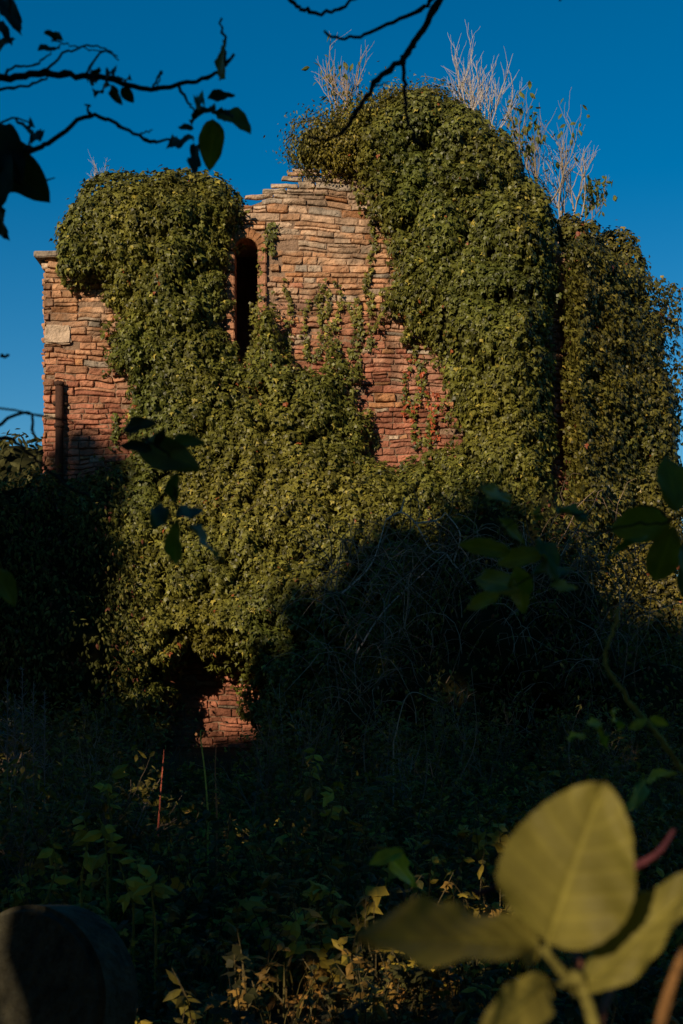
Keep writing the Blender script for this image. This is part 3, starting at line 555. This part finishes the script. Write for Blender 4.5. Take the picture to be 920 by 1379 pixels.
for v in [(862,708,84,185,.65),(905,650,80,100,.6),(895,745,80,70,.6),(845,735,60,200,.45),(770,690,50,150,.55),(668,665,42,150,.6),(652,738,70,170,.4),(700,752,66,190,.5),(740,750,54,-60,.5),(748,768,60,10,.5),(668,785,70,165,.5),(700,795,66,-75,.6),(650,810,50,200,.5),(760,790,40,0,.45),(725,690,30,60,.5),(690,715,50,-40,.45),
    (775,992,30,180,.4),(800,975,28,150,.5),(830,968,30,100,.6),(860,975,30,30,.45),(888,972,28,-20,.5),(858,1072,44,240,.5),(888,1045,40,20,.5),(812,992,24,-60,.5),(930,760,90,80,.5),(540,1170,70,-45,.45),(520,1155,50,200,.5)]:
    lf(rl,v[0],v[1],D2+random.uniform(-.1,.1),v[2],v[3],v[4],OL if v[1]<900 else (.5,.38,.035))
tq=[np.array([.95,2.0,0]),W(1150,1350,2.0),W(1180,1000,2.0),W(1100,560,2.0)]; q=smoothline(tq,8); tube(rb,q,np.linspace(.012,.004,len(q)),(.06,.05,.03),8)
rs=rb.build('ash_sapling',M_bark,None,True); rl.build('leaves',M_leaf2,rs,True)
# ---------------------------------------------------------------- woodland behind the viewer and beyond the tower
wl=Bag(); wt=Bag(); 
BX=wx(np.array([-400,0,150,212,232,250,375,430,475,520,565,600,640,700,755,785,900,1300],float)); BZ=wz(np.array([600,612,628,655,940,985,985,930,885,825,775,745,735,735,755,830,840,700],float))
tE=math.tan(EL)/math.cos(AZ); tA=math.tan(AZ)
n=95000; y=rng.uniform(-13,-4.5,n); x=rng.uniform(-40,14,n); z=rng.uniform(1.5,19,n)
X=x+(WY-y)*tA; Z=z-(WY-y)*tE
P=np.stack([x,y,z],1); XZ=np.stack([X,0*X,Z],1); jit=(vnoise(XZ,1.0,61)-.5)*1.1+(vnoise(XZ,.35,62)-.5)*.7
keep=(Z<np.interp(X,BX,BZ)+jit-.05)  # unseen crown leaves trimmed so their shadow edge follows the wanted outline
gap=vnoise(np.stack([X,0*X,Z],1),1.1,63); keep&=~((gap>.80)&(Z<-2))
for (a,b,dd,rr) in [(775,1165,.82,.06),(610,1255,.78,.06),(680,1265,.8,.05),(860,1250,.82,.05),(700,1360,.8,.04),(745,1300,.82,.05)]:
    c=W(a,b,dd); v=P-c; tt=v@SUN; dist=np.linalg.norm(v-tt[:,None]*SUN,axis=1); keep&=~(dist<rr+.31)  # openings carved in the crown to let sun reach the sapling leaves
P=P[keep]; n=len(P)
leaves(wl,P,nrm(rng.normal(0,1,(n,3))+SUN*.9),rng.normal(0,1,(n,3)),rng.uniform(.22,.42,n),np.array([.06,.07,.02])*rng.uniform(.6,1.4,(n,1)),QUA)
for i in range(16):
    bx=-36+i*3+random.uniform(-1,1); by=random.uniform(-11,-7); H=random.uniform(5,7)
    twiggy(wt,np.array([bx,by,-.1]),(0,0,1),H,.28,2,(.07,.055,.04),.45,.3)
wo=wt.build('woodland',M_bark); wl.build('foliage',M_leaf2,wo)
far=[]; 
for i in range(13):
    a=-14-i*2.2; far.append((np.array([a,34+random.uniform(-3,5),random.uniform(2,3)]),np.array([2.6,2.4,random.uniform(2.4,3.4)])))
for i in range(9):
    a=12.5+i*2.6; far.append((np.array([a,36+random.uniform(-3,5),2.5]),np.array([2.6,2.4,random.uniform(2.5,4.5)])))
for i in range(26): far.append((np.array([-75+i*6.,70+random.uniform(-5,8),2.]),np.array([5,4,random.uniform(4,6)])))
far.append((W(15,665,30),np.array([1.2,1.2,1.1])))
bush('background_trees',far,45,.14,.32,OVA,lambda P,r:np.array([.08,.075,.02])*r.uniform(.5,1.4,(len(P),1)),relief=.8,lobe=1.2,seed=90,backcull=.6,noise=1.)
# ---------------------------------------------------------------- light, sky, camera
w=bpy.data.worlds.new('World'); bpy.context.scene.world=w; w.use_nodes=True; nt=w.node_tree; bg=nt.nodes['Background']
sky=nt.nodes.new('ShaderNodeTexSky'); sky.sky_type='NISHITA'; sky.sun_disc=False; sky.sun_elevation=EL; sky.sun_rotation=math.pi+AZ; sky.air_density=1.; sky.dust_density=.2; sky.ozone_density=3; sky.altitude=300
hs=nt.nodes.new('ShaderNodeHueSaturation'); hs.inputs['Saturation'].default_value=1.45; hs.inputs['Hue'].default_value=.495
nt.links.new(sky.outputs[0],hs.inputs['Color']); nt.links.new(hs.outputs[0],bg.inputs['Color']); bg.inputs['Strength'].default_value=.082
sd=bpy.data.lights.new('sun','SUN'); sd.energy=5; sd.angle=math.radians(.5); sd.color=(1,.82,.60); so=bpy.data.objects.new('sun',sd); bpy.context.scene.collection.objects.link(so)
so.rotation_euler=Vector(SUN).to_track_quat('Z','Y').to_euler(); so.location=(-10,-15,20)
cd=bpy.data.cameras.new('camera'); cam=bpy.data.objects.new('camera',cd); bpy.context.scene.collection.objects.link(cam); cam.location=(0,0,CZ); cam.rotation_euler=(math.pi/2,0,0)
cd.sensor_fit='HORIZONTAL'; cd.sensor_width=24; cd.lens=24*F/920; cd.shift_y=(HY-689.5)/920; cd.clip_start=.05; cd.clip_end=3000
cd.dof.use_dof=True; cd.dof.focus_distance=21.5; cd.dof.aperture_fstop=8
sc=bpy.context.scene; sc.camera=cam; sc.view_settings.view_transform='Standard'; sc.view_settings.look='None'; sc.view_settings.exposure=0
